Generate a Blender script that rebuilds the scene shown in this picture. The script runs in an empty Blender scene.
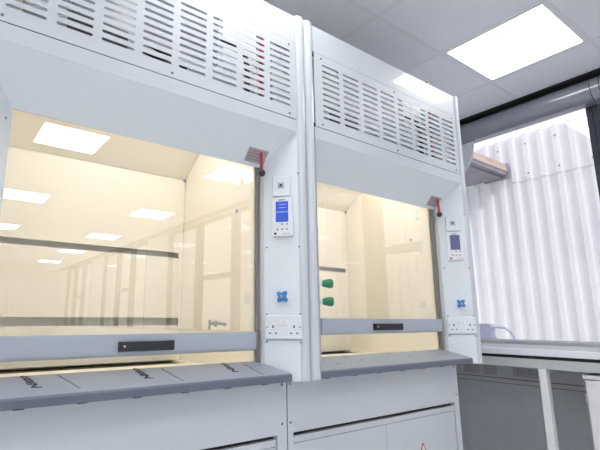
import bpy, bmesh, math, random
from mathutils import Vector, Matrix, Quaternion
random.seed(7)
scn = bpy.context.scene
COL = scn.collection
PI = math.pi

# ------------------------------------------------------------------ materials
def srgb(r, g, b):
    f = lambda c: (c/255/12.92) if c/255 <= .04045 else ((c/255+.055)/1.055)**2.4
    return (f(r), f(g), f(b), 1)

def paint(name, col, rough=.4, metal=0, coat=0, coat_r=.05, noise=0, nscale=8, spec=.5, bump=0, bscale=60):
    m = bpy.data.materials.new(name); m.use_nodes = True
    nt = m.node_tree; b = nt.nodes['Principled BSDF']
    b.inputs['Base Color'].default_value = col
    b.inputs['Roughness'].default_value = rough
    b.inputs['Metallic'].default_value = metal
    b.inputs['Coat Weight'].default_value = coat
    b.inputs['Coat Roughness'].default_value = coat_r
    b.inputs['Specular IOR Level'].default_value = spec
    tc = nt.nodes.new('ShaderNodeTexCoord')
    if noise:
        n = nt.nodes.new('ShaderNodeTexNoise'); n.inputs['Scale'].default_value = nscale
        n.inputs['Detail'].default_value = 4
        r = nt.nodes.new('ShaderNodeValToRGB')
        r.color_ramp.elements[0].position = .3; r.color_ramp.elements[1].position = .7
        r.color_ramp.elements[0].color = tuple(c*(1-noise) for c in col[:3])+(1,)
        r.color_ramp.elements[1].color = tuple(min(1, c*(1+noise*.5)) for c in col[:3])+(1,)
        nt.links.new(tc.outputs['Object'], n.inputs['Vector'])
        nt.links.new(n.outputs['Fac'], r.inputs['Fac'])
        nt.links.new(r.outputs['Color'], b.inputs['Base Color'])
    if bump:
        n2 = nt.nodes.new('ShaderNodeTexNoise'); n2.inputs['Scale'].default_value = bscale
        bp = nt.nodes.new('ShaderNodeBump'); bp.inputs['Strength'].default_value = bump
        bp.inputs['Distance'].default_value = .002
        nt.links.new(tc.outputs['Object'], n2.inputs['Vector'])
        nt.links.new(n2.outputs['Fac'], bp.inputs['Height'])
        nt.links.new(bp.outputs['Normal'], b.inputs['Normal'])
    return m

def emit(name, col, s):
    m = bpy.data.materials.new(name); m.use_nodes = True
    nt = m.node_tree; nt.nodes.clear()
    o = nt.nodes.new('ShaderNodeOutputMaterial'); e = nt.nodes.new('ShaderNodeEmission')
    e.inputs['Color'].default_value = col; e.inputs['Strength'].default_value = s
    nt.links.new(e.outputs[0], o.inputs[0]); return m

def glass(name, f0=.042, tint=(1, 1, 1, 1)):
    m = bpy.data.materials.new(name); m.use_nodes = True
    nt = m.node_tree; nt.nodes.clear(); N = nt.nodes.new
    o = N('ShaderNodeOutputMaterial'); mix = N('ShaderNodeMixShader')
    t = N('ShaderNodeBsdfTransparent'); t.inputs[0].default_value = tint
    g = N('ShaderNodeBsdfGlossy'); g.inputs['Roughness'].default_value = 0; g.inputs[0].default_value = (1, 1, 1, 1)
    lw = N('ShaderNodeLayerWeight'); lw.inputs['Blend'].default_value = .5
    p = N('ShaderNodeMath'); p.operation = 'POWER'; p.inputs[1].default_value = 5
    ma = N('ShaderNodeMath'); ma.operation = 'MULTIPLY_ADD'; ma.inputs[1].default_value = 1-f0; ma.inputs[2].default_value = f0
    L = nt.links.new
    L(lw.outputs['Facing'], p.inputs[0]); L(p.outputs[0], ma.inputs[0]); L(ma.outputs[0], mix.inputs[0])
    L(t.outputs[0], mix.inputs[1]); L(g.outputs[0], mix.inputs[2]); L(mix.outputs[0], o.inputs[0])
    return m

LIGHT = 13.0
M = dict(
    white=paint('white_powder_coat', (.585, .626, .675, 1), .42, coat=.85, coat_r=.06, noise=.015, nscale=3),
    whiteflat=paint('white_panel_paint', (.715, .765, .81, 1), .4, coat=.35, coat_r=.15),
    liner=paint('cream_liner', (.92, .868, .755, 1), .35, noise=.02, nscale=2),
    cavity=paint('baffle_cavity', (.78, .76, .68, 1), .6, noise=.05),
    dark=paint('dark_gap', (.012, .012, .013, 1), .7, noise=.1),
    brown=paint('dark_brown_trough', (.035, .026, .016, 1), .6, noise=.1),
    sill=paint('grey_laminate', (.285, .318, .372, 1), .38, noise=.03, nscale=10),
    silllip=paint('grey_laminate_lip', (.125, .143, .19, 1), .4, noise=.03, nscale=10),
    sash=paint('silver_grey_sash', (.41, .455, .515, 1), .38, noise=.02, nscale=4),
    gasket=paint('grey_gasket', (.20, .205, .20, 1), .5, noise=.04),
    track=paint('silver_track', (.62, .63, .62, 1), .4, noise=.02),
    black=paint('black_plastic', (.018, .019, .026, 1), .35, noise=.05),
    plastic=paint('white_plastic', (.77, .79, .83, 1), .35, noise=.01),
    red=paint('red_plastic', (.50, .035, .04, 1), .3, noise=.04),
    redink=paint('red_ink', (.36, .17, .18, 1), .5, noise=.05),
    green=paint('green_plastic', (.012, .22, .085, 1), .3, noise=.06, nscale=20),
    blue=paint('blue_plastic', (.03, .20, .55, 1), .3, noise=.06, nscale=20),
    yellow=paint('yellow_cap', (.45, .42, .10, 1), .4, noise=.04),
    screw=paint('screw_metal', (.22, .23, .26, 1), .4, .6, noise=.05),
    steel=paint('steel', (.5, .5, .5, 1), .25, .9, noise=.05),
    label=paint('silver_label', (.36, .37, .40, 1), .5, noise=.04, nscale=30),
    ink=paint('dark_ink', (.012, .012, .015, 1), .5, noise=.05),
    fadedink=paint('faded_ink', (.17, .175, .20, 1), .5, noise=.05),
    ceiling=paint('mineral_tile', (.815, .83, .875, 1), .9, noise=.02, nscale=40, bump=.12, bscale=200, spec=.1),
    tbar=paint('ceiling_grid_bar', (.75, .765, .80, 1), .6, noise=.02),
    wall=paint('pale_wall_paint', (.82, .82, .84, 1), .7, noise=.02),
    greywall=paint('grey_wall_paint', (.74, .76, .80, 1), .7, noise=.03),
    floor=paint('grey_vinyl_floor', (.66, .67, .68, 1), .45, noise=.08, nscale=30),
    frame=paint('window_frame_backlit', (.03, .034, .048, 1), .7, spec=.2, noise=.04),  # near-black tone puts the frames' backlit shade into their colour
    blind=paint('grey_blind_cassette', (.19, .20, .245, 1), .24, coat=1, coat_r=.12, noise=.03),
    bench=paint('white_laminate', (.80, .82, .86, 1), .35, noise=.015),
    benchtop=paint('grey_worktop_laminate', (.42, .43, .47, 1), .5, noise=.03),
    apron=paint('light_grey_frame', (.52, .54, .55, 1), .45, noise=.02),
    leg=paint('white_leg_paint', (.82, .83, .84, 1), .4, noise=.02),
    ped=paint('ivory_cabinet', (.78, .78, .78, 1), .4, noise=.02),
    trunk=paint('grey_trunking', (.74, .75, .76, 1), .5, noise=.03),
    socketgrey=paint('dim_socket', (.56, .56, .58, 1), .5, noise=.04),
    fabric=paint('pale_grey_fabric', (.50, .52, .58, 1), .8, noise=.04),
    lilac=paint('pale_lilac_plastic', (.60, .63, .80, 1), .35, noise=.05, nscale=20),
    sheet=paint('white_corrugated_metal', (.84, .84, .875, 1), .5, noise=.03, nscale=2),
    steelshade=paint('weathered_steel', (.30, .29, .33, 1), .6, noise=.2, nscale=4),
    ground=paint('concrete_ground', (.42, .41, .40, 1), .9, noise=.15, nscale=3),
    extwall=paint('outside_render', (.6, .6, .6, 1), .8, noise=.05),
    duct=paint('galvanised_duct', (.34, .35, .37, 1), .55, .2, noise=.15, nscale=10),
    darkbox=paint('dark_service_box', (.06, .065, .075, 1), .5, noise=.1),
    lamp=emit('luminaire_diffuser', (1, .985, .97, 1), LIGHT),
    hoodlamp=emit('hood_lamp', (1, .955, .88, 1), 10.0),
    screen=emit('blue_screen', srgb(72, 100, 205), 1.0),
    screenoff=paint('grey_screen', srgb(92, 98, 140), .3, noise=.03),
    screenline=emit('screen_text', srgb(170, 190, 240), 1.0),
    glass=glass('sash_glass', .085, (.995, .99, .98, 1)),
    wglass=glass('window_glass', .03),
)

def brick_mat():
    m = paint('brick_face', (.5, .3, .2, 1), .8); nt = m.node_tree; b = nt.nodes['Principled BSDF']
    tc = nt.nodes.new('ShaderNodeTexCoord'); mp = nt.nodes.new('ShaderNodeMapping')
    mp.inputs['Rotation'].default_value = (PI/2, 0, 0)
    br = nt.nodes.new('ShaderNodeTexBrick')
    br.inputs['Color1'].default_value = (.56, .42, .35, 1); br.inputs['Color2'].default_value = (.62, .49, .42, 1)
    br.inputs['Mortar'].default_value = (.66, .58, .52, 1); br.inputs['Scale'].default_value = 1
    br.inputs['Brick Width'].default_value = .22; br.inputs['Row Height'].default_value = .07; br.inputs['Mortar Size'].default_value = .008
    nt.links.new(tc.outputs['Object'], mp.inputs[0]); nt.links.new(mp.outputs[0], br.inputs['Vector'])
    nt.links.new(br.outputs['Color'], b.inputs['Base Color']); return m
M['brick'] = brick_mat()

# ------------------------------------------------------------------ mesh helpers
class MB:
    def __init__(s): s.bm = bmesh.new()
    def poly(s, pts): return s.bm.faces.new([s.bm.verts.new(p) for p in pts])
    def box(s, a, b, T=None, bev=0, seg=2):
        x0, y0, z0 = a; x1, y1, z1 = b
        r = bmesh.ops.create_cube(s.bm, size=1)
        bmesh.ops.scale(s.bm, vec=(x1-x0, y1-y0, z1-z0), verts=r['verts'])
        bmesh.ops.translate(s.bm, vec=((x0+x1)/2, (y0+y1)/2, (z0+z1)/2), verts=r['verts'])
        vs = r['verts']
        if bev:
            es = list({e for v in vs for e in v.link_edges})
            o = bmesh.ops.bevel(s.bm, geom=es, offset=bev, segments=seg, affect='EDGES', profile=.5)
            fs = o['faces']; vset = set()
            # collect all verts of this island
            stack = [o['verts'][0]] if o['verts'] else []
            while stack:
                v = stack.pop()
                if v in vset: continue
                vset.add(v)
                stack += [e.other_vert(v) for e in v.link_edges]
            vs = list(vset)
        if T: 
            for v in vs: v.co = Vector(T(v.co))
        return s
    def prism(s, prof, axis, a, b, T=None):
        """prof: 2-D outline; extruded along axis 0/1/2 from a to b"""
        def mk(p, t):
            q = [0, 0, 0]; o = [i for i in range(3) if i != axis]
            q[o[0]], q[o[1]] = p; q[axis] = t
            return Vector(T(Vector(q))) if T else Vector(q)
        A = [s.bm.verts.new(mk(p, a)) for p in prof]; B = [s.bm.verts.new(mk(p, b)) for p in prof]
        n = len(prof)
        s.bm.faces.new(A); s.bm.faces.new(B)
        for i in range(n): s.bm.faces.new((A[i], A[(i+1) % n], B[(i+1) % n], B[i]))
        return s
    def hull8(s, P):
        v = [s.bm.verts.new(p) for p in P]
        for f in ((0, 1, 2, 3), (4, 5, 6, 7), (0, 1, 5, 4), (1, 2, 6, 5), (2, 3, 7, 6), (3, 0, 4, 7)): s.bm.faces.new([v[i] for i in f])
        return s
    def lathe(s, prof, c, d, n=24, lobes=0, amp=0):
        """prof [(dist along d, radius)]"""
        d = Vector(d).normalized(); c = Vector(c)
        q = Vector((0, 0, 1)).rotation_difference(d); rings = []
        for (t, r) in prof:
            ring = []
            for i in range(n):
                a = 2*PI*i/n; rr = r*(1+amp*math.cos(lobes*a)) if lobes else r
                ring.append(s.bm.verts.new(c+q @ Vector((rr*math.cos(a), rr*math.sin(a), t))))
            rings.append(ring)
        for A, B in zip(rings, rings[1:]):
            for i in range(n): s.bm.faces.new((A[i], A[(i+1) % n], B[(i+1) % n], B[i]))
        s.bm.faces.new(rings[0]); s.bm.faces.new(rings[-1]); return s
    def tube(s, pts, r, n=10):
        pts = [Vector(p) for p in pts]; rings = []
        for i, p in enumerate(pts):
            t = (pts[min(i+1, len(pts)-1)]-pts[max(i-1, 0)]).normalized()
            u = t.orthogonal().normalized() if i == 0 else (u-t*u.dot(t)).normalized()
            w = t.cross(u)
            rings.append([s.bm.verts.new(p+r*(math.cos(2*PI*k/n)*u+math.sin(2*PI*k/n)*w)) for k in range(n)])
        for A, B in zip(rings, rings[1:]):
            for i in range(n): s.bm.faces.new((A[i], A[(i+1) % n], B[(i+1) % n], B[i]))
        s.bm.faces.new(rings[0]); s.bm.faces.new(rings[-1]); return s
    def sphere(s, c, r, T=None):
        o = bmesh.ops.create_uvsphere(s.bm, u_segments=24, v_segments=14, radius=r)
        bmesh.ops.translate(s.bm, vec=c, verts=o['verts']); return s
    def build(s, name, mat, parent=None, smooth=False, org=None):
        bm = s.bm
        bmesh.ops.recalc_face_normals(bm, faces=bm.faces)
        if org is None and parent is not None: org = parent_org(parent)
        if org is not None: bmesh.ops.translate(bm, vec=-Vector(org), verts=bm.verts)
        me = bpy.data.meshes.new(name); 
        if smooth:
            for f in bm.faces: f.smooth = True
            for e in bm.edges:
                if len(e.link_faces) == 2 and e.calc_face_angle(0) > math.radians(38): e.smooth = False
        bm.to_mesh(me); bm.free()
        me.materials.append(M[mat])
        o = bpy.data.objects.new(name, me); COL.objects.link(o)
        if parent is not None: o.parent = parent
        else: o.location = org if org is not None else (0, 0, 0)
        return o

def parent_org(p):
    v = Vector((0, 0, 0))
    while p is not None:
        v = v+p.location; p = p.parent
    return v

def tag(o, label=None, cat=None, group=None, kind=None):
    if label: o['label'] = label
    if cat: o['category'] = cat
    if group: o['group'] = group
    if kind: o['kind'] = kind
    return o
def thing(name, loc, label, cat, group=None):
    o = bpy.data.objects.new(name, None); o.empty_display_size = .1; COL.objects.link(o); o.location = loc
    return tag(o, label, cat, group)
def struct(name, mb, mat, parent=None, **k):
    o = mb.build(name, mat, parent, **k)
    if parent is None: o['kind'] = 'structure'
    return o

def text_mesh(txt, size, shear=0, off=0):
    cu = bpy.data.curves.new('t', 'FONT'); cu.body = txt; cu.size = size; cu.shear = shear; cu.offset = off; cu.extrude = .0002
    cu.resolution_u = 3
    ob = bpy.data.objects.new('t', cu); COL.objects.link(ob)
    bpy.context.view_layer.update()
    dg = bpy.context.evaluated_depsgraph_get()
    me = bpy.data.meshes.new_from_object(ob.evaluated_get(dg))
    bpy.data.objects.remove(ob)
    bm = bmesh.new(); bm.from_mesh(me); bpy.data.meshes.remove(me)
    mb = MB(); mb.bm.free(); mb.bm = bm
    return mb

def plate_with_slots(x0, x1, z0, z1, slots, th):
    cu = bpy.data.curves.new('p', 'CURVE'); cu.dimensions = '2D'; cu.fill_mode = 'BOTH'; cu.extrude = th/2
    def spl(pts):
        s = cu.splines.new('POLY'); s.points.add(len(pts)-1); s.use_cyclic_u = True
        for p, q in zip(s.points, pts): p.co = (q[0], q[1], 0, 1)
    spl([(x0, z0), (x1, z0), (x1, z1), (x0, z1)])
    for (a, b, c, h) in slots:
        r = h/2; pts = []
        for k in range(7): t = -PI/2+PI*k/6; pts.append((b-r+r*math.cos(t), c+r*math.sin(t)))
        for k in range(7): t = PI/2+PI*k/6; pts.append((a+r+r*math.cos(t), c+r*math.sin(t)))
        spl(pts)
    ob = bpy.data.objects.new('p', cu); COL.objects.link(ob); bpy.context.view_layer.update()
    dg = bpy.context.evaluated_depsgraph_get()
    me = bpy.data.meshes.new_from_object(ob.evaluated_get(dg)); bpy.data.objects.remove(ob)
    bm = bmesh.new(); bm.from_mesh(me); bpy.data.meshes.remove(me)
    for v in bm.verts: v.co = Vector((v.co.x, v.co.z, v.co.y))
    mb = MB(); mb.bm.free(); mb.bm = bm
    return mb

# ------------------------------------------------------------------ room
RX0, RX1, RY0, RY1, RZ = -4.8, 2.35, -14.5, 1.0, 2.71
LX = [1.524-1.8*k for k in range(4)]
LY = [-.205-2.4*k for k in range(6)]
b = MB(); b.box((RX0, RY0, -.1), (RX1+.25, RY1, 0)); struct('floor', b, 'floor')
b = MB(); b.box((RX0, RY0, RZ+.03), (RX1+.25, RY1, RZ+.12)); 
cel = struct('ceiling', b, 'ceiling')
# tiles (one slab with the luminaire openings left out)
gx0 = LX[0]-.3; gy0 = LY[0]-.3
b = MB()
ix = range(math.floor((RX0-gx0)/.6), math.ceil((RX1-gx0)/.6)); iy = range(math.floor((RY0-gy0)/.6), math.ceil((RY1-gy0)/.6))
lit = {(round((x-.3-gx0)/.6), round((y-.3-gy0)/.6)) for x in LX for y in LY}
for i in ix:
    for j in iy:
        if (i, j) in lit: continue
        a0, a1 = max(RX0, gx0+.6*i), min(RX1, gx0+.6*(i+1)); c0, c1 = max(RY0, gy0+.6*j), min(RY1, gy0+.6*(j+1))
        b.box((a0, c0, RZ), (a1, c1, RZ+.02))
b.build('ceiling_tiles', 'ceiling', cel, org=(0, 0, 0))
b = MB()
for i in ix:
    x = gx0+.6*i
    if x > RX0+.02: b.box((x-.012, RY0, RZ-.002), (x+.012, RY1, RZ+.001))
for j in iy:
    y = gy0+.6*j
    if y > RY0+.02: b.box((RX0, y-.012, RZ-.0022), (RX1-.1, y+.012, RZ+.001))
struct('trim_1', b, 'tbar')
for j, y in enumerate(LY):
    for i, x in enumerate(LX):
        if (i, j) == (0, 0): lb = 'bright square ceiling light panel in full view above the window bench'
        elif (i, j) == (1, 0): lb = 'square ceiling light panel just above the left hood, seen as a glow on its fascia'
        elif (i, j) == (1, 1): lb = 'square ceiling light panel whose reflection is largest in the left hood glass'
        elif (i, j) == (0, 1): lb = 'square ceiling light panel reflected in the top right corner of the left hood glass'
        else: lb = 'square white ceiling light panel set in the tiles further back in the room'
        t = thing('ceiling_light', (x, y, RZ), lb, 'ceiling light', 'square ceiling light panels')
        f = MB(); e = .288; g = .271
        for (p, q) in (((-e, -e), (e, -g)), ((-e, g), (e, e)), ((-e, -g), (-g, g)), ((g, -g), (e, g))):
            f.box((x+p[0], y+p[1], RZ-.001), (x+q[0], y+q[1], RZ+.02))
        f.build('light_frame', 'plastic', t)
        d = MB(); d.box((x-g, y-g, RZ+.004), (x+g, y+g, RZ+.012)); d.build('diffuser', 'lamp', t)
b = MB(); b.box((RX0-.1, RY1, -.1), (RX1+.25, RY1+.1, RZ+.2)); struct('wall_back', b, 'wall')
b = MB(); b.box((RX0-.1, RY0, -.1), (RX0, RY1, RZ+.2)); struct('wall_left', b, 'wall')
b = MB(); b.box((RX0-.1, RY0-.1, -.1), (RX1+.25, RY0, RZ+.2)); struct('wall_front', b, 'wall')
# window wall
Z0, Z1, ZT = .925, 2.68, 1.755
lights = [(-.276, .97, 0), (-1.28, -.345, 1), (-2.40, -1.47, 0),
          (-3.86, -2.95, 0), (-4.95, -3.98, 1), (-6.10, -5.08, 0),
          (-7.95, -7.2, 0), (-8.85, -8.07, 1), (-9.9, -8.97, 0),
          (-11.75, -11.0, 0), (-12.6, -11.87, 1), (-13.5, -12.72, 0)]
lo = MB(); lo.box((RX1, RY0, -.1), (RX1+.25, RY1, Z0)); lo.box((RX1, RY0, Z1), (RX1+.25, RY1, RZ+.2))
ed = sorted(lights); y = RY0
for (a, c, k) in ed:
    if a-y > .25: lo.box((RX1, y, Z0), (RX1+.25, a-.04, Z1))
    y = c+.04
lo.box((RX1, y, Z0), (RX1+.25, RY1, Z1))
struct('wall_right', lo, 'greywall')
for n, (a, c, tr) in enumerate(lights):
    f = MB(); fw = .04 if n else .028
    w0 = a-.04; w1 = c+.04
    if n == 0: w0 = a-.033
    if n == 1: w1 = c+.033; w0 = a-.095
    if n == 2: w1 = c+.095
    X0, X1 = RX1+.0, RX1+.09
    f.box((X0, w0, Z0), (X1, a, Z1)); f.box((X0, c, Z0), (X1, w1, Z1)); f.box((X0, a, Z0), (X1, c, Z0+.02)); f.box((X0, a, Z1-.03), (X1, c, Z1))
    if tr: f.box((X0, a, ZT-.04), (X1, c, ZT+.03))
    w = struct('window_%d' % (n+1), f, 'frame')
    g = MB()
    g.box((X0+.04, a-.005, Z0+.005), (X0+.046, c+.005, Z1-.005))
    g.build('pane', 'wglass', w, org=(0, 0, 0))
# dark strip painted in as the shaded gap between ceiling and blind
b = MB(); b.box((2.21, RY0, 2.694), (RX1, RY1, RZ-.003)); struct('ceiling_gap_shade', b, 'dark')

# ------------------------------------------------------------------ blind
t = thing('roller_blind', (2.26, .3, 2.6), 'rounded grey roller blind housing along the top of the window', 'blind')
prof = []
for k in range(15):
    a = -PI/2+PI*k/14
    prof.append((2.29-.075*math.cos(a), 2.607+.083*math.sin(a)))
prof += [(2.35, 2.69), (2.35, 2.524)]
b = MB(); b.prism(prof, 1, -.352, .99); b.build('housing', 'blind', t, smooth=True)
b = MB(); b.prism([(x, z) for x, z in prof], 1, -.404, -.356); b.build('end_bracket', 'blind', t, smooth=True)
b = MB(); b.prism(prof, 1, -1.9, -.408); b.build('housing', 'blind', t, smooth=True)
t2 = MB(); t2.prism([(.50, 2.523), (.62, 2.523), (.64, 2.25), (.599, 2.286), (.561, 2.327), (.535, 2.37), (.520, 2.42)], 0, 2.285, 2.31)
o = t2.build('blind_fabric', 'fabric', t)

# ------------------------------------------------------------------ fume hoods
CZ = .869   # column underside
def make_hood(off, zb, label, left):
    org = (off+.6, .5, CZ)
    H = thing('fume_hood', org, label, 'fume hood', 'white fume hoods side by side')
    X = lambda x: off+x
    # corner posts (rounded extrusions)
    for (a, c) in ((.002, .0485), (.1515+1.0, 1.198)):
        r = .019; pr = []
        for k in range(7):
            th = PI+PI/2*k/6; pr.append((X(a)+r+r*math.cos(th), -.006+r+r*math.sin(th)))
        for k in range(7):
            th = -PI/2+PI/2*k/6; pr.append((X(c)-r+r*math.cos(th), -.006+r+r*math.sin(th)))
        pr += [(X(c), .12), (X(a), .12)]
        b = MB(); b.prism(pr, 2, CZ, 2.363); b.build('corner_post', 'white', H, smooth=True)
    # outer side walls
    for (a, c) in ((.003, .02), (1.18, 1.197)):
        b = MB(); b.box((X(a), .12, CZ), (X(c), .92, 2.355)); b.build('side_panel', 'white', H)
    # fascia above and below the grille
    b = MB(); b.box((X(.0485), .003, 2.2305), (X(1.1515), .02, 2.357)); b.build('fascia', 'white', H)
    b = MB(); b.box((X(.0485), .001, 1.83), (X(1.1515), .02, 1.8812)); b.build('fascia', 'white', H)
    slots = []
    for c in range(8):
        for r in range(10):
            x = .101+.1303*c
            slots.append((X(x), X(x+.104), 2.180-.0271*r, .0105))
    g = plate_with_slots(X(.055), X(1.1495), 1.8845, 2.2275, slots, .002)
    gr = g.build('vent_grille', 'white', H)
    for v in gr.data.vertices: v.co.y += .002
    for x in (.096, .600, 1.112):
        for z in (2.210, 1.901):
            b = MB(); b.lathe([(-.001, .004), (.002, .004), (.003, .0025)], (X(x), 0, z), (0, -1, 0), 12); b.build('screw', 'screw', gr)
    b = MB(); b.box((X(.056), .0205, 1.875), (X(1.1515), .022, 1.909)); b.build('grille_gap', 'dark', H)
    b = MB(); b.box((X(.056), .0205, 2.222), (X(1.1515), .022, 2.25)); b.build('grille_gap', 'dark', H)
    # things seen through the grille
    b = MB(); b.tube([(X(1.036), .09, 1.86), (X(1.036), .09, 2.45)], .011); b.build('service_pipe', 'red', H, smooth=True)
    b = MB(); b.tube([(X(.99), .125, 1.86), (X(.99), .125, 2.12), (X(.975), .12, 2.165), (X(.93), .12, 2.19), (X(.86), .12, 2.20)], .012); b.build('service_cable', 'black', H, smooth=True)
    if left:
        for dz in (0, -.032):
            b = MB(); b.tube([(X(.50), .06, 2.022+dz), (X(.56), .06, 2.012+dz), (X(.60), .06, 2.0+dz), (X(.645), .06, 1.988+dz), (X(.68), .06, 1.975+dz)], .010); b.build('service_cable', 'black', H, smooth=True)
    b = MB(); b.lathe([(0, .15), (.52, .15)], (X(.52), .52, 2.09), (0, 0, 1), 32); b.build('exhaust_duct', 'duct', H, smooth=True)
    b = MB(); b.box((X(.28), .15, 1.88), (X(.50), .30, 2.10), bev=.01); b.build('service_box', 'darkbox', H)
    b = MB(); b.box((X(1.052), .036, 1.87), (X(1.15), .075, 2.34)); b.build('service_box', 'plastic', H)
    b = MB(); b.box((X(.89), .16, 1.87), (X(1.06), .20, 2.34)); b.build('service_box', 'plastic', H)
    b = MB(); b.box((X(.06), .07, 1.9), (X(.14), .2, 2.3)); b.build('service_box', 'plastic', H)
    b = MB(); b.box((X(.021), .86, 1.9), (X(1.179), .88, 2.33)); b.build('back_panel', 'sash', H)
    # sloping header, mitred
    b = MB(); th = .015
    F = [(X(.05), .001, 1.83), (X(1.15), .001, 1.83), (X(1.045), .12, 1.69), (X(.155), .12, 1.69)]
    b.hull8(F+[(X(.05), .02, 1.85), (X(1.15), .02, 1.85), (X(1.045), .132, 1.705), (X(.155), .132, 1.705)])
    b.build('header_panel', 'whiteflat', H)
    # splayed side panels (solid triangular columns)
    for s in (0, 1):
        m = lambda x: X(1.2-x) if s else X(x)
        w_, d_ = (.14, .1029) if s else (.1608, .1266)
        P = [(m(.05), 0), (m(w_), d_), (m(w_), .132), (m(.05), .132)]
        zt = [1.83, 1.71, 1.69, 1.69] if s else [1.83, 1.684, 1.68, 1.68]
        b = MB(); lo_ = [b.bm.verts.new((p[0], p[1], CZ)) for p in P]; hi = [b.bm.verts.new((p[0], p[1], z)) for p, z in zip(P, zt)]
        b.bm.faces.new(lo_); b.bm.faces.new(hi)
        for i in range(4): b.bm.faces.new((lo_[i], lo_[(i+1) % 4], hi[(i+1) % 4], hi[i]))
        sp_ = b.build('splayed_panel', 'whiteflat', H)
        if not s: continue
        # track strip beside the glass
        b = MB(); x0, x1 = sorted((m(.1405), m(.1475))); b.box((x0, .108, CZ+.03), (x1, .1335, 1.70)); b.build('sash_track', 'track', H)
        x0, x1 = sorted((m(.148), m(.160))); b = MB(); b.box((x0, .122, CZ+.03), (x1, .1375, 1.70)); b.build('sash_gasket', 'gasket', H)
    # liner
    yb = .771
    b = MB(); b.box((X(.14), .151, .872), (X(.1605), yb+.06, 2.09)); b.build('side_liner', 'liner', H)
    rl = MB(); rl.box((X(1.045), .151, .872), (X(1.06), yb+.06, 2.09)); rl = rl.build('side_liner', 'liner', H)
    b = MB()
    b.box((X(.157), yb, .901), (X(1.030), yb+.008, 1.062)); b.build('back_baffle', 'liner', H)
    b = MB(); b.box((X(.157), yb, 1.099), (X(1.043), yb+.008, 1.391)); b.build('back_baffle', 'liner', H)
    b = MB(); b.box((X(.157), yb, 1.418), (X(1.043), yb+.008, 1.80)); b.build('back_baffle', 'liner', H)
    b = MB(); b.box((X(1.022), yb, 1.3915), (X(1.043), yb+.008, 1.4175)); b.build('baffle_end', 'liner', H)
    b = MB(); b.box((X(1.031), yb, .9), (X(1.043), yb+.008, 1.0985)); b.build('baffle_end', 'liner', H)
    b = MB(); b.hull8([(X(.157), yb, 1.802), (X(1.043), yb, 1.802), (X(1.043), .42, 2.036), (X(.157), .42, 2.036), (X(.157), yb+.006, 1.812), (X(1.043), yb+.006, 1.812), (X(1.043), .426, 2.046), (X(.157), .426, 2.046)])
    b.build('sloping_baffle', 'liner', H)
    b = MB(); b.box((X(.155), yb+.05, .87), (X(1.045), yb+.062, 2.09)); b.build('baffle_cavity', 'cavity', H)
    b = MB(); b.box((X(.1555), .151, 1.705), (X(1.0445), .158, 2.059)); b.build('front_liner', 'sash', H)
    b = MB(); b.box((X(.155), .151, 2.06), (X(1.045), yb+.05, 2.075)); b.build('hood_roof', 'whiteflat', H)
    b = MB(); b.box((X(.25), .19, 2.045), (X(.95), .38, 2.059)); b.build('hood_lamp', 'hoodlamp', H)
    b = MB(); b.sphere((X(1.038), yb-.006, 1.797), .007); b.build('corner_bolt', 'screw', H)
    # worktop inside, dark trough at its back
    b = MB(); b.box((X(.155), .146, CZ), (X(1.045), .62, .898)); b.box((X(1.01), .62, CZ), (X(1.045), yb+.05, .898)); b.build('inner_worktop', 'liner', H)
    b = MB(); b.box((X(.155), .62, CZ), (X(1.01), yb+.05, .890)); b.build('worktop_trough', 'brown', H)
    # grey sill with turned-down front lip
    b = MB()
    xf0, xf1, xb0, xb1 = .058, 1.107, .143, 1.058
    yf, ybk, zf, zk = .004, .136, .899, .937
    b.hull8([(X(xf0), yf+.006, zf), (X(xf1), yf+.006, zf), (X(xb1), ybk, zk), (X(xb0), ybk, zk),
             (X(xf0), yf+.006, zf-.02), (X(xf1), yf+.006, zf-.02), (X(xb1), ybk, zk-.02), (X(xb0), ybk, zk-.02)])
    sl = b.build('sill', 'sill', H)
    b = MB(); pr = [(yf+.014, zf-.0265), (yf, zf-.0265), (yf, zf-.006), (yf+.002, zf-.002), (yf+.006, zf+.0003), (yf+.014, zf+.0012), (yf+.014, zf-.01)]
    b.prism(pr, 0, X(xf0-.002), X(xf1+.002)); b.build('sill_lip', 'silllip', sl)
    for k in range(7):
        x = .072+.151*k; b = MB(); b.box((X(x), yf-.0003, zf-.0283), (X(x+.026), yf+.012, zf-.0255)); b.build('sill_clip', 'black', sl)
    ex = Vector((1, 0, 0)); ey = Vector((0, ybk-yf-.006, zk-zf)).normalized(); en = ex.cross(ey)
    def onsill(x, s, h=.0006): return Vector((X(x), yf+.006, zf))+ey*s+en*h
    def sill_text(x, s, k, size, name):
        tm = text_mesh('Nitto', size, .12, .0009)
        for v in tm.bm.verts:
            p = v.co.copy(); a = p.x*1.12
            v.co = onsill(x+k*a-p.y, s+a)+en*p.z
        tm.build(name, 'ink', sl)
    def small_print(x0, s0, x1, s1):
        b = MB(); t = 0; n = s1-s0
        while t < n:
            w = random.uniform(.004, .011); ww = min(n, t+w)
            xa, xb = x0+(x1-x0)*t/n, x0+(x1-x0)*ww/n
            P = [onsill(xa-.004, s0+t), onsill(xa+.002, s0+t), onsill(xb+.002, s0+ww), onsill(xb-.004, s0+ww)]
            b.hull8([Vector(p)-en*.0005 for p in P]+[Vector(p)+en*.0002 for p in P]); t += w+.0025
        b.build('small_print', 'fadedink', sl)
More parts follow.
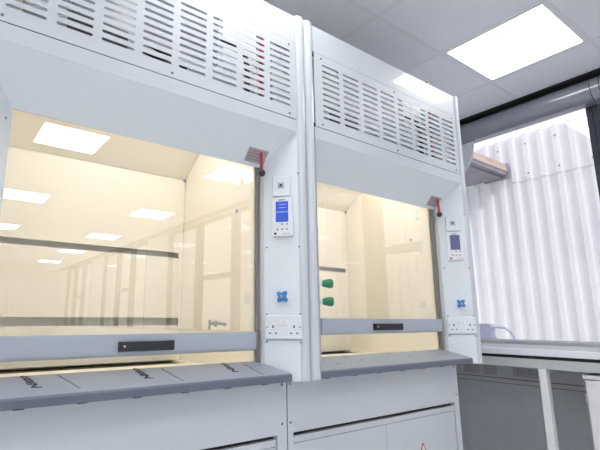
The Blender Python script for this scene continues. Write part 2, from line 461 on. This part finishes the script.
    if left:
        for (x, s, k) in ((.294, .046, -.34), (.605, .049, -.27), (.914, .048, -.12)): sill_text(x+.002, s, k, .034, 'film_lettering')
        for a in ((.387, .025, .350, .120), (.691, .015, .663, .118), (.995, .012, .978, .112)): small_print(*a)
    else:
        b = MB()
        for (x, s) in ((.20, .05), (.36, .07), (.53, .075), (.30, .11), (.70, .07), (.60, .125), (.85, .08), (.98, .06)):
            P = [onsill(x-.012, s), onsill(x+.012, s), onsill(x+.012, s+.004), onsill(x-.012, s+.004)]
            b.hull8([Vector(p)-en*.0005 for p in P]+[Vector(p)+en*.0002 for p in P])
        b.build('sill_dashes', 'fadedink', sl)  # small dark dashes scattered over the sill
    # sash: bar + glass + handle
    bar = MB(); z0, z1 = zb, zb+.067; pr = [(.107, z1)]
    for k in range(6):
        a = PI+PI/2*k/5; pr.append((.119+.012*math.cos(a), z0+.014+.014*math.sin(a)))
    pr += [(.131, z0), (.131, z1)]
    bar.prism(pr, 0, X(.1625), X(1.0255)); S = bar.build('sash', 'sash', H, smooth=True)
    b = MB(); b.box((X(1.0258), .110, z0+.012), (X(1.036), .131, z1-.001)); b.build('end_cap', 'gasket', S)
    b = MB(); b.box((X(.164), .138, z0+.02), (X(1.039), .143, 1.86)); b.build('glass_pane', 'glass', S)
    b = MB(); b.box((X(.1625), .1312, z0+.001), (X(1.032), .137, z1-.004)); b.build('glass_channel', 'sash', S)
    hx0, hx1 = (.510, .690) if left else (.480, .680)
    zc = (z0+z1)/2-.003
    b = MB(); b.box((X(hx0), .091, zc-.015), (X(hx1), .098, zc+.015), bev=.003); b.box((X(hx0), .098, zc-.015), (X(hx0+.03), .1075, zc+.015)); b.box((X(hx1-.03), .098, zc-.015), (X(hx1), .1075, zc+.015))
    hd = b.build('handle', 'black', S)
    b = MB(); b.lathe([(0, .0035), (.002, .003)], (X(hx0+.014), .0912, zc+.001), (0, -1, 0), 10); b.build('handle_screw', 'track', S)
    # ---- fittings on the right splayed panel
    ud = Vector((-.105, .12, 0)).normalized(); nd = Vector((-.12, -.105, 0)).normalized(); so = Vector((X(1.15), 0, 0))
    T = lambda v: so+ud*(v.x-.004)+nd*v.y+Vector((0, 0, v.z))
    def sbox(a, c, mat, name, par=H, bev=0, mb=None):
        q = mb or MB(); q.box(a, c, T, bev)
        return q.build(name, mat, par) if mb is None else q
    jk = sbox((.033, -.001, 1.563), (.105, .014, 1.645), 'whiteflat', 'alarm_plate', bev=.004)
    sbox((.058, .0135, 1.593), (.083, .0155, 1.617), 'sash', 'jack_surround', jk)
    sbox((.066, .015, 1.601), (.075, .017, 1.610), 'black', 'jack', jk)
    ct = sbox((.024, -.001, 1.402), (.106, .018, 1.556), 'plastic', 'control_panel', bev=.004)
    sbox((.042, .0175, 1.458), (.091, .0190, 1.539), 'screen' if left else 'screenoff', 'screen', ct)
    b = MB()
    b.box((.044, .0185, 1.4955), (.089, .0195, 1.4985), T); 
    for z in (1.526, 1.513): b.box((.05, .0185, z), (.078, .0193, z+.0022), T)
    if left: b.build('screen_lines', 'screenline', ct)
    else: b.bm.free()
    for (u, z) in ((.066, 1.449), (.0465, 1.449), (.0845, 1.429), (.066, 1.429), (.0465, 1.429)):
        b = MB(); b.lathe([(.0165, .0038), (.0195, .0034)], T(Vector((u, 0, z))), nd, 12); b.build('button', 'fadedink', ct)
    b = MB(); b.box((.088, .0175, 1.409), (.098, .0186, 1.4165), T); b.build('badge', 'black', ct)
    b = MB()
    for k in range(5): b.box((.035+.006*k, .0175, 1.411), (.0395+.006*k, .0184, 1.4135), T)
    for k in range(5): b.box((.056+.005*k, .0175, 1.543), (.060+.005*k, .0184, 1.548), T)
    b.build('small_print', 'fadedink', ct)
    # blue cross handle tap knob
    c = T(Vector((.066, 0, 1.172)))
    vk = MB(); vk.lathe([(-.001, .017), (.012, .017), (.016, .013)], c, nd, 24); vk = vk.build('valve', 'plastic', H, smooth=True)
    b = MB(); b.lathe([(.014, .011), (.018, .018), (.034, .0205), (.042, .018), (.044, .009)], c, nd, 48, 4, .27); b.build('knob', 'blue', vk, smooth=True)
    b = MB(); b.lathe([(.0435, .006), (.046, .005)], c, nd, 16); b.build('knob_cap', 'yellow', vk)
    # twin socket
    so_ = sbox((-.002, -.001, 1.018), (.137, .009, 1.104), 'whiteflat', 'socket_outlet', bev=.003)
    sbox((.068, .0085, 1.066), (.084, .0135, 1.089), 'plastic', 'switch', so_, bev=.002)
    sbox((.050, .0085, 1.066), (.066, .0135, 1.089), 'plastic', 'switch', so_, bev=.002)
    for u in (.106, .027):
        b = MB(); b.box((u-.0028, .0085, 1.058), (u+.0028, .0098, 1.068), T); b.build('pin_hole', 'black', so_)
        for du in (-.0111, .0111):
            b = MB(); b.box((u+du-.004, .0085, 1.037), (u+du+.004, .0098, 1.0415), T); b.build('pin_hole', 'black', so_)
    for u in (.128, .006):
        b = MB(); b.lathe([(.008, .0035), (.0105, .0025)], T(Vector((u, 0, 1.062))), nd, 12); b.build('plate_screw', 'screw', so_)
    b = MB(); b.box((-.0, 0, 1.0125), (.135, .004, 1.0155), T); b.build('panel_line', 'sash', H)
    for (u, z) in ((.131, 1.1085), (.004, 1.1085), (.131, 1.0065), (.004, 1.0065), (.130, 1.363), (.004, 1.362), (.004, 1.656)):
        b = MB(); b.lathe([(-.001, .0036), (.0015, .0036), (.0025, .002)], T(Vector((u, 0, z))), nd, 12); b.build('screw', 'screw', H)
    # left splayed panel fittings
    ul = Vector((.105, .12, 0)).normalized(); nl = Vector((.12, -.105, 0)).normalized(); sl0 = Vector((X(.05), 0, 0))
    TL = lambda v: sl0+ul*v.x+nl*v.y+Vector((0, 0, v.z))
    if left:
        pl = MB(); pl.box((.01, -.001, 1.585), (.088, .012, 1.662), TL, .004); pl = pl.build('alarm_plate', 'plastic', H)
        b = MB(); b.box((.04, .0115, 1.61), (.06, .014, 1.63), TL); b.build('jack', 'black', pl)
        b = MB(); b.box((.02, -.001, 1.70), (.085, .002, 1.745), TL); b.build('status_label', 'lilac', H)
        for (u, z) in ((.141, 1.652), (.095, 1.652)):
            b = MB(); b.lathe([(-.001, .0036), (.0015, .0036), (.0025, .002)], TL(Vector((u, 0, z))), nl, 12); b.build('screw', 'screw', H)
    else:
        for z in (1.234, 1.161):
            c = TL(Vector((.105, 0, z)))
            v = MB(); v.lathe([(-.001, .020), (.006, .020), (.009, .010), (.022, .010)], c, nl, 24); v = v.build('valve', 'plastic', H, smooth=True)
            b = MB(); b.lathe([(.016, .011), (.020, .0135), (.044, .0185), (.054, .0185), (.060, .014), (.062, .006)], c, nl, 40, 10, .035); b.build('knob', 'green', v, smooth=True)
    # label on the header + red rod with a black ball
    hd_ = Vector((0, .12, -.14)).normalized(); hn = Vector((0, -.14, -.12)).normalized()
    def TH(v): return Vector((X(v.x), 0, 1.83))+hd_*v.y+hn*v.z
    b = MB(); b.box((.966, .108, -.001), (1.060, .168, .0012), TH); lb = b.build('notice_label', 'label', H)
    b = MB()
    for k in range(4):
        x = .974
        while x < 1.050:
            w = random.uniform(.008, .018); b.box((x, .116+.012*k, .001), (min(1.052, x+w), .1215+.012*k, .0016), TH); x += w+.004
    b.build('label_text', 'redink', lb)
    c = Vector((X(1.024), .072, 1.735))
    rod = MB(); rod.lathe([(0, .0035), (.008, .006), (.03, .0055), (.076, .0065)], c, (.01, -.02, -1), 14); rod = rod.build('release_rod', 'red', H, smooth=True)
    b = MB(); b.sphere(c+Vector((.0007, -.0016, -.084)), .0145); b.build('rod_knob', 'black', rod, smooth=True)
    # tap and bolt on the right liner
    tp = MB(); tp.lathe([(0, .013), (.008, .013), (.010, .007), (.03, .007)], (X(1.045), .43, 1.072), (-1, 0, 0), 16); tp = tp.build('nozzle', 'steel', H, smooth=True)
    b = MB(); b.tube([(X(1.02), .43, 1.074), (X(1.018), .37, 1.075), (X(1.016), .31, 1.070)], .006); b.tube([(X(1.018), .44, 1.088), (X(1.018), .44, 1.048)], .005); b.build('spout', 'gasket', tp, smooth=True)
    b = MB(); b.lathe([(0, .009), (.004, .008)], (X(1.045), .275, 1.541), (-1, 0, 0), 16); b.build('liner_bolt', 'sash', H)
    return H

make_hood(-1.2, .977, 'larger white fume hood on the left with a lit blue control screen', True)
make_hood(0.0, 1.026, 'white fume hood on the right beside the window, with two green valve knobs', False)

# ------------------------------------------------------------------ base cabinets
def make_base(off, label, x1, left):
    yf = .145; X = lambda x: off+x
    B = thing('base_cabinet', (off+.6, .5, 0), label, 'cabinet', 'white base cabinets under the hoods')
    b = MB(); b.box((X(.003), yf+.03, .08), (X(x1), .92, CZ)); b.build('carcass', 'whiteflat', B)
    b = MB(); b.box((X(.003), yf, .662), (X(x1), yf+.03, CZ-.001)); fp = b.build('front_panel', 'white', B)
    b = MB()
    b.box((X(.003), yf, .08), (X(.030), yf+.03, .662)); b.build('side_stile', 'white', B)
    b = MB(); b.box((X(x1-.046 if left else x1-.040), yf, .08), (X(x1), yf+.03, .662)); b.build('side_stile', 'white', B)
    e = x1-.049 if left else x1-.043
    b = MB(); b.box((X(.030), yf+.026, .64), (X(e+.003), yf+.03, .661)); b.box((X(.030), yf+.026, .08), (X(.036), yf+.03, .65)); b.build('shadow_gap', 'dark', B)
    b = MB(); b.box((X(.036), yf+.006, .622), (X(e), yf+.029, .646), bev=.001); b.build('top_rail', 'white', B)
    mid = .5*(.036+e)
    for (a, c) in ((.036, mid-.001), (mid+.001, e)):
        d = MB(); d.box((X(a), yf+.007, .10), (X(c), yf+.029, .6195), bev=.001); d = d.build('door', 'white', B)
        if left:
            w = MB()
            i0, i1, zt = a+.03, c-.055, .588
            w.box((X(i0), yf+.0062, zt), (X(i1), yf+.0075, zt+.0022)); w.box((X(i1-.002), yf+.0062, .15), (X(i1), yf+.0075, zt)); w.box((X(i0), yf+.0062, .15), (X(i0+.002), yf+.0075, zt))
            w.build('door_groove', 'gasket', d)
        elif a > .1:
            sx, sz, s = (a+c)/2-.012, .507, .085
            def tri(r): return [(X(sx+r*math.sin(k*2*PI/3)), sz-s*.577+r*math.cos(k*2*PI/3)) for k in range(3)]
            w = MB(); w.prism(tri(s*.577), 1, yf+.0057, yf+.0075); sg = w.build('warning_sign', 'red', d)
            w = MB(); w.prism(tri(s*.577-.011), 1, yf+.0053, yf+.0075); w.build('sign_face', 'plastic', d)
    hg = MB()
    if not left: hg.box((X(x1-.036), yf-.003, .52), (X(x1-.028), yf+.004, .58)); hg.build('hinge', 'whiteflat', B)
    else: hg.bm.free()
    for z in (.843, .700):
        for x in (.016, x1-.022):
            b = MB(); b.lathe([(-.001, .005), (.002, .005), (.003, .003)], (X(x), yf, z), (0, -1, 0), 12); b.build('screw', 'screw', fp)
    b = MB(); b.box((X(.04), yf+.06, 0), (X(x1-.04), .9, .08)); b.build('plinth', 'gasket', B)
make_base(-1.2, 'white base cabinet under the left hood, with plain front and recessed doors', 1.197, True)
make_base(0, 'white base cabinet under the right hood, with a red triangle sign on its door', 1.185, False)

# ------------------------------------------------------------------ bench under the window
bx = 1.65
t = thing('lab_bench', (2.0, -.8, 0), 'white topped lab bench running under the window beside the right hood', 'bench')
b = MB(); b.box((bx+.02, -2.6, .888), (2.345, .95, .9235)); b.build('worktop', 'benchtop', t)
b = MB(); b.box((bx, -2.6, .888), (bx+.0195, .95, .924), bev=.003); b.build('worktop_edge', 'bench', t)
b = MB(); b.box((bx+.015, -2.6, .870), (2.30, .95, .888)); b.build('shadow_strip', 'dark', t)  # dark strip painted in for the shade between worktop and apron rail
b = MB(); b.box((bx+.002, -2.6, .820), (bx+.04, .95, .870)); b.build('apron_rail', 'apron', t)
for y in (-.108, -1.3, -2.5, .86):
    b = MB(); b.box((bx+.003, y, 0), (bx+.045, y+.04, .820), bev=.002); b.build('leg', 'leg', t)
    b = MB(); b.box((2.26, y, 0), (2.30, y+.04, .820)); b.box((2.26, y, .82), (2.30, y+.04, .871)); b.build('leg', 'leg', t)
t = thing('under_bench_cabinet', (1.95, -.56, 0), 'pale cabinet standing under the window bench at the right edge', 'cabinet')
b = MB(); b.box((bx+.03, -.85, .06), (2.2, -.285, .785)); b.build('carcass', 'ped', t)
b = MB(); b.box((bx+.008, -.86, .786), (2.21, -.277, .805), bev=.003); b.build('cabinet_top', 'ped', t)
b = MB(); b.box((bx+.01, -.848, .07), (bx+.0295, -.29, .779)); b.build('door', 'ped', t)
b = MB(); b.lathe([(0, .007), (.05, .007)], (bx+.02, -.282, .66), (0, 0, 1), 12); b.build('hinge', 'steel', t)
b = MB(); b.box((bx+.06, -.84, 0), (2.18, -.295, .06)); b.build('plinth', 'gasket', t)
b = MB(); b.box((2.20, -2.6, .924), (2.349, .95, .946)); struct('trim_3', b, 'benchtop')
# trunking and sockets on the wall below
t = thing('wall_trunking', (2.33, -.4, .72), 'grey cable trunking along the wall beneath the window bench', 'trunking')
b = MB(); b.box((2.31, -2.6, .668), (2.35, .95, .80)); b.box((2.305, -2.6, .64), (2.35, .95, .668)); b.build('trunking_body', 'trunk', t)
b = MB(); b.box((2.3045, -2.6, .6685), (2.31, .95, .6735)); b.box((2.3045, -2.6, .636), (2.349, .95, .6395)); b.build('trunking_edge', 'gasket', t)
def wsock(y0, y1, lb, pins=True):
    t = thing('wall_socket', (2.31, (y0+y1)/2, .73), lb, 'socket', 'sockets on the trunking under the bench')
    b = MB(); b.box((2.300, y0, .690), (2.3095, y1, .778), bev=.003); b.build('face_plate', 'socketgrey', t)
    for c in (y0+.04, y1-.04) if pins else ():
        b = MB(); b.box((2.2985, c-.003, .735), (2.3005, c+.003, .745)); b.build('pin_hole', 'black', t)
        for d in (-.0111, .0111):
            b = MB(); b.box((2.2985, c+d-.004, .715), (2.3005, c+d+.004, .720)); b.build('pin_hole', 'black', t)
    b = MB(); m = (y0+y1)/2; b.box((2.297, m-.016, .748), (2.3005, m+.016, .766)); b.build('switch', 'socketgrey', t)
wsock(.225, .385, 'grey twin wall socket under the bench, nearest the white bench leg')
wsock(.505, .60, 'small grey socket plate under the bench, middle one of the three', False)
wsock(.63, .76, 'grey socket plate under the bench, nearest the right hood base', False)

# lilac box with a bent tube on the bench
t = thing('tube_box', (2.25, .5, .946), 'pale lilac box with a bent tube standing at the back of the bench', 'box')
b = MB(); b.box((2.225, .480, .9475), (2.30, .585, 1.062), bev=.004); b.build('box_body', 'lilac', t)
b = MB(); b.box((2.220, .476, .9465), (2.305, .59, .963)); b.build('box_base', 'apron', t)
pts = [(2.25, .482, 1.036), (2.25, .42, 1.036), (2.25, .385, 1.031), (2.25, .352, 1.010), (2.25, .330, .98), (2.25, .320, .947)]
b = MB(); b.tube(pts, .008, 12); b.build('bent_tube', 'lilac', t, smooth=True)

# white stand behind the photographer (seen mirrored in the left hood glass)
t = thing('instrument_stand', (-1.0, -3.7, 0), 'tall white instrument stand mirrored at the left edge of the left hood glass', 'stand')
b = MB(); b.box((-1.7, -4.1, 1.425), (-.385, -3.5, 1.48), bev=.01); b.build('stand_top', 'plastic', t)
for (x, y, d) in ((-.47, -3.56, 1), (-.47, -4.0, 1), (-1.6, -3.56, -1), (-1.6, -4.0, -1)):
    b = MB(); b.box((x-.03, y-.03, 0), (x+.03, y+.03, 1.425)); b.tube([(x-.02*d, y, 1.40), (x-.22*d, y, .02)], .02); b.build('leg', 'plastic', t)

# ------------------------------------------------------------------ outside
wx = 5.0
t = thing('corrugated_cladding', (wx, 0, -1), 'white corrugated metal sheeting on the building outside the window', 'cladding')
def corr(x, z0, z1, name, y0=-8, y1=7.0, p=.178):
    b = MB(); y = y0; pr = []
    while y < y1:
        pr += [(y, 0), (y+.42*p, 0), (y+.52*p, -.042), (y+.80*p, -.042), (y+.90*p, 0)]; y += p
    A = [b.bm.verts.new((x+d, yy, z0)) for yy, d in pr]; B = [b.bm.verts.new((x+d, yy, z1)) for yy, d in pr]
    C_ = [b.bm.verts.new((x+d+.004, yy, z0)) for yy, d in pr]; D_ = [b.bm.verts.new((x+d+.004, yy, z1)) for yy, d in pr]
    for i in range(len(pr)-1):
        b.bm.faces.new((A[i], A[i+1], B[i+1], B[i])); b.bm.faces.new((C_[i], C_[i+1], D_[i+1], D_[i]))
        b.bm.faces.new((A[i], A[i+1], C_[i+1], C_[i])); b.bm.faces.new((B[i], B[i+1], D_[i+1], D_[i]))
    return b.build(name, 'sheet', t)
corr(wx, -1, 2.93, 'lower_sheet'); corr(wx-.010, 2.88, 3.50, 'upper_sheet')
b = MB()
for k in range(-20, 24):
    for z in (3.36, 2.96): b.lathe([(0, .010), (.01, .009)], (wx-.052, .178*2*k+.66*.178, z), (-1, 0, 0), 8)
b.build('fixing_screws', 'screw', t)
t = thing('brick_canopy', (3.8, 1.8, 3.0), 'brick faced canopy with a dark underside jutting out outside the window', 'canopy')
b = MB(); b.box((2.75, 1.43, 3.035), (4.903, 1.5, 3.135)); b.build('brick_fascia', 'brick', t)
b = MB(); b.box((2.75, 1.505, 2.96), (4.895, 2.5, 3.12)); b.build('soffit', 'steelshade', t)
b = MB(); b.box((4.905, 1.42, 2.94), (4.925, 1.75, 3.15)); b.box((2.75, 1.44, 2.985), (4.903, 1.50, 3.034)); b.build('steel_edge', 'steelshade', t)
b = MB(); b.box((2.61, -20, -1.1), (30, 20, -1.0)); o = b.build('ground', 'ground'); o['kind'] = 'structure'

# ------------------------------------------------------------------ world, camera, view
w = bpy.data.worlds.new('overcast'); scn.world = w; w.use_nodes = True
bg = w.node_tree.nodes['Background']; bg.inputs[0].default_value = (.93, .94, 1.0, 1); bg.inputs[1].default_value = 1.05
sun = bpy.data.lights.new('sun', 'SUN'); sun.energy = 1.3; sun.angle = math.radians(5); sun.color = (1, .98, .95)
so = bpy.data.objects.new('sun', sun); COL.objects.link(so); so.location = (0, -3, 8)
so.rotation_euler = Vector((.36, .72, -.60)).to_track_quat('-Z', 'Y').to_euler()
cam = bpy.data.cameras.new('camera'); co = bpy.data.objects.new('camera', cam); COL.objects.link(co)
co.location = (-1.180, -1.293, 1.086)
co.rotation_euler = (math.radians(90+11.734), 0, math.radians(-36.097))
cam.sensor_width = 36; cam.lens = 36*452.87/600
cam.shift_x = (300-259.65)/600; cam.shift_y = (226.27-225)/600
cam.clip_start = .02
scn.camera = co
scn.view_settings.view_transform = 'Standard'; scn.view_settings.look = 'None'
scn.view_settings.gamma = 1; scn.view_settings.use_curve_mapping = False
scn.view_settings.exposure = 0.13
try:
    scn.cycles.max_bounces = 14; scn.cycles.transparent_max_bounces = 24; scn.cycles.diffuse_bounces = 6; scn.cycles.glossy_bounces = 6
    scn.cycles.sample_clamp_indirect = 8; scn.cycles.use_denoising = True
except Exception: pass
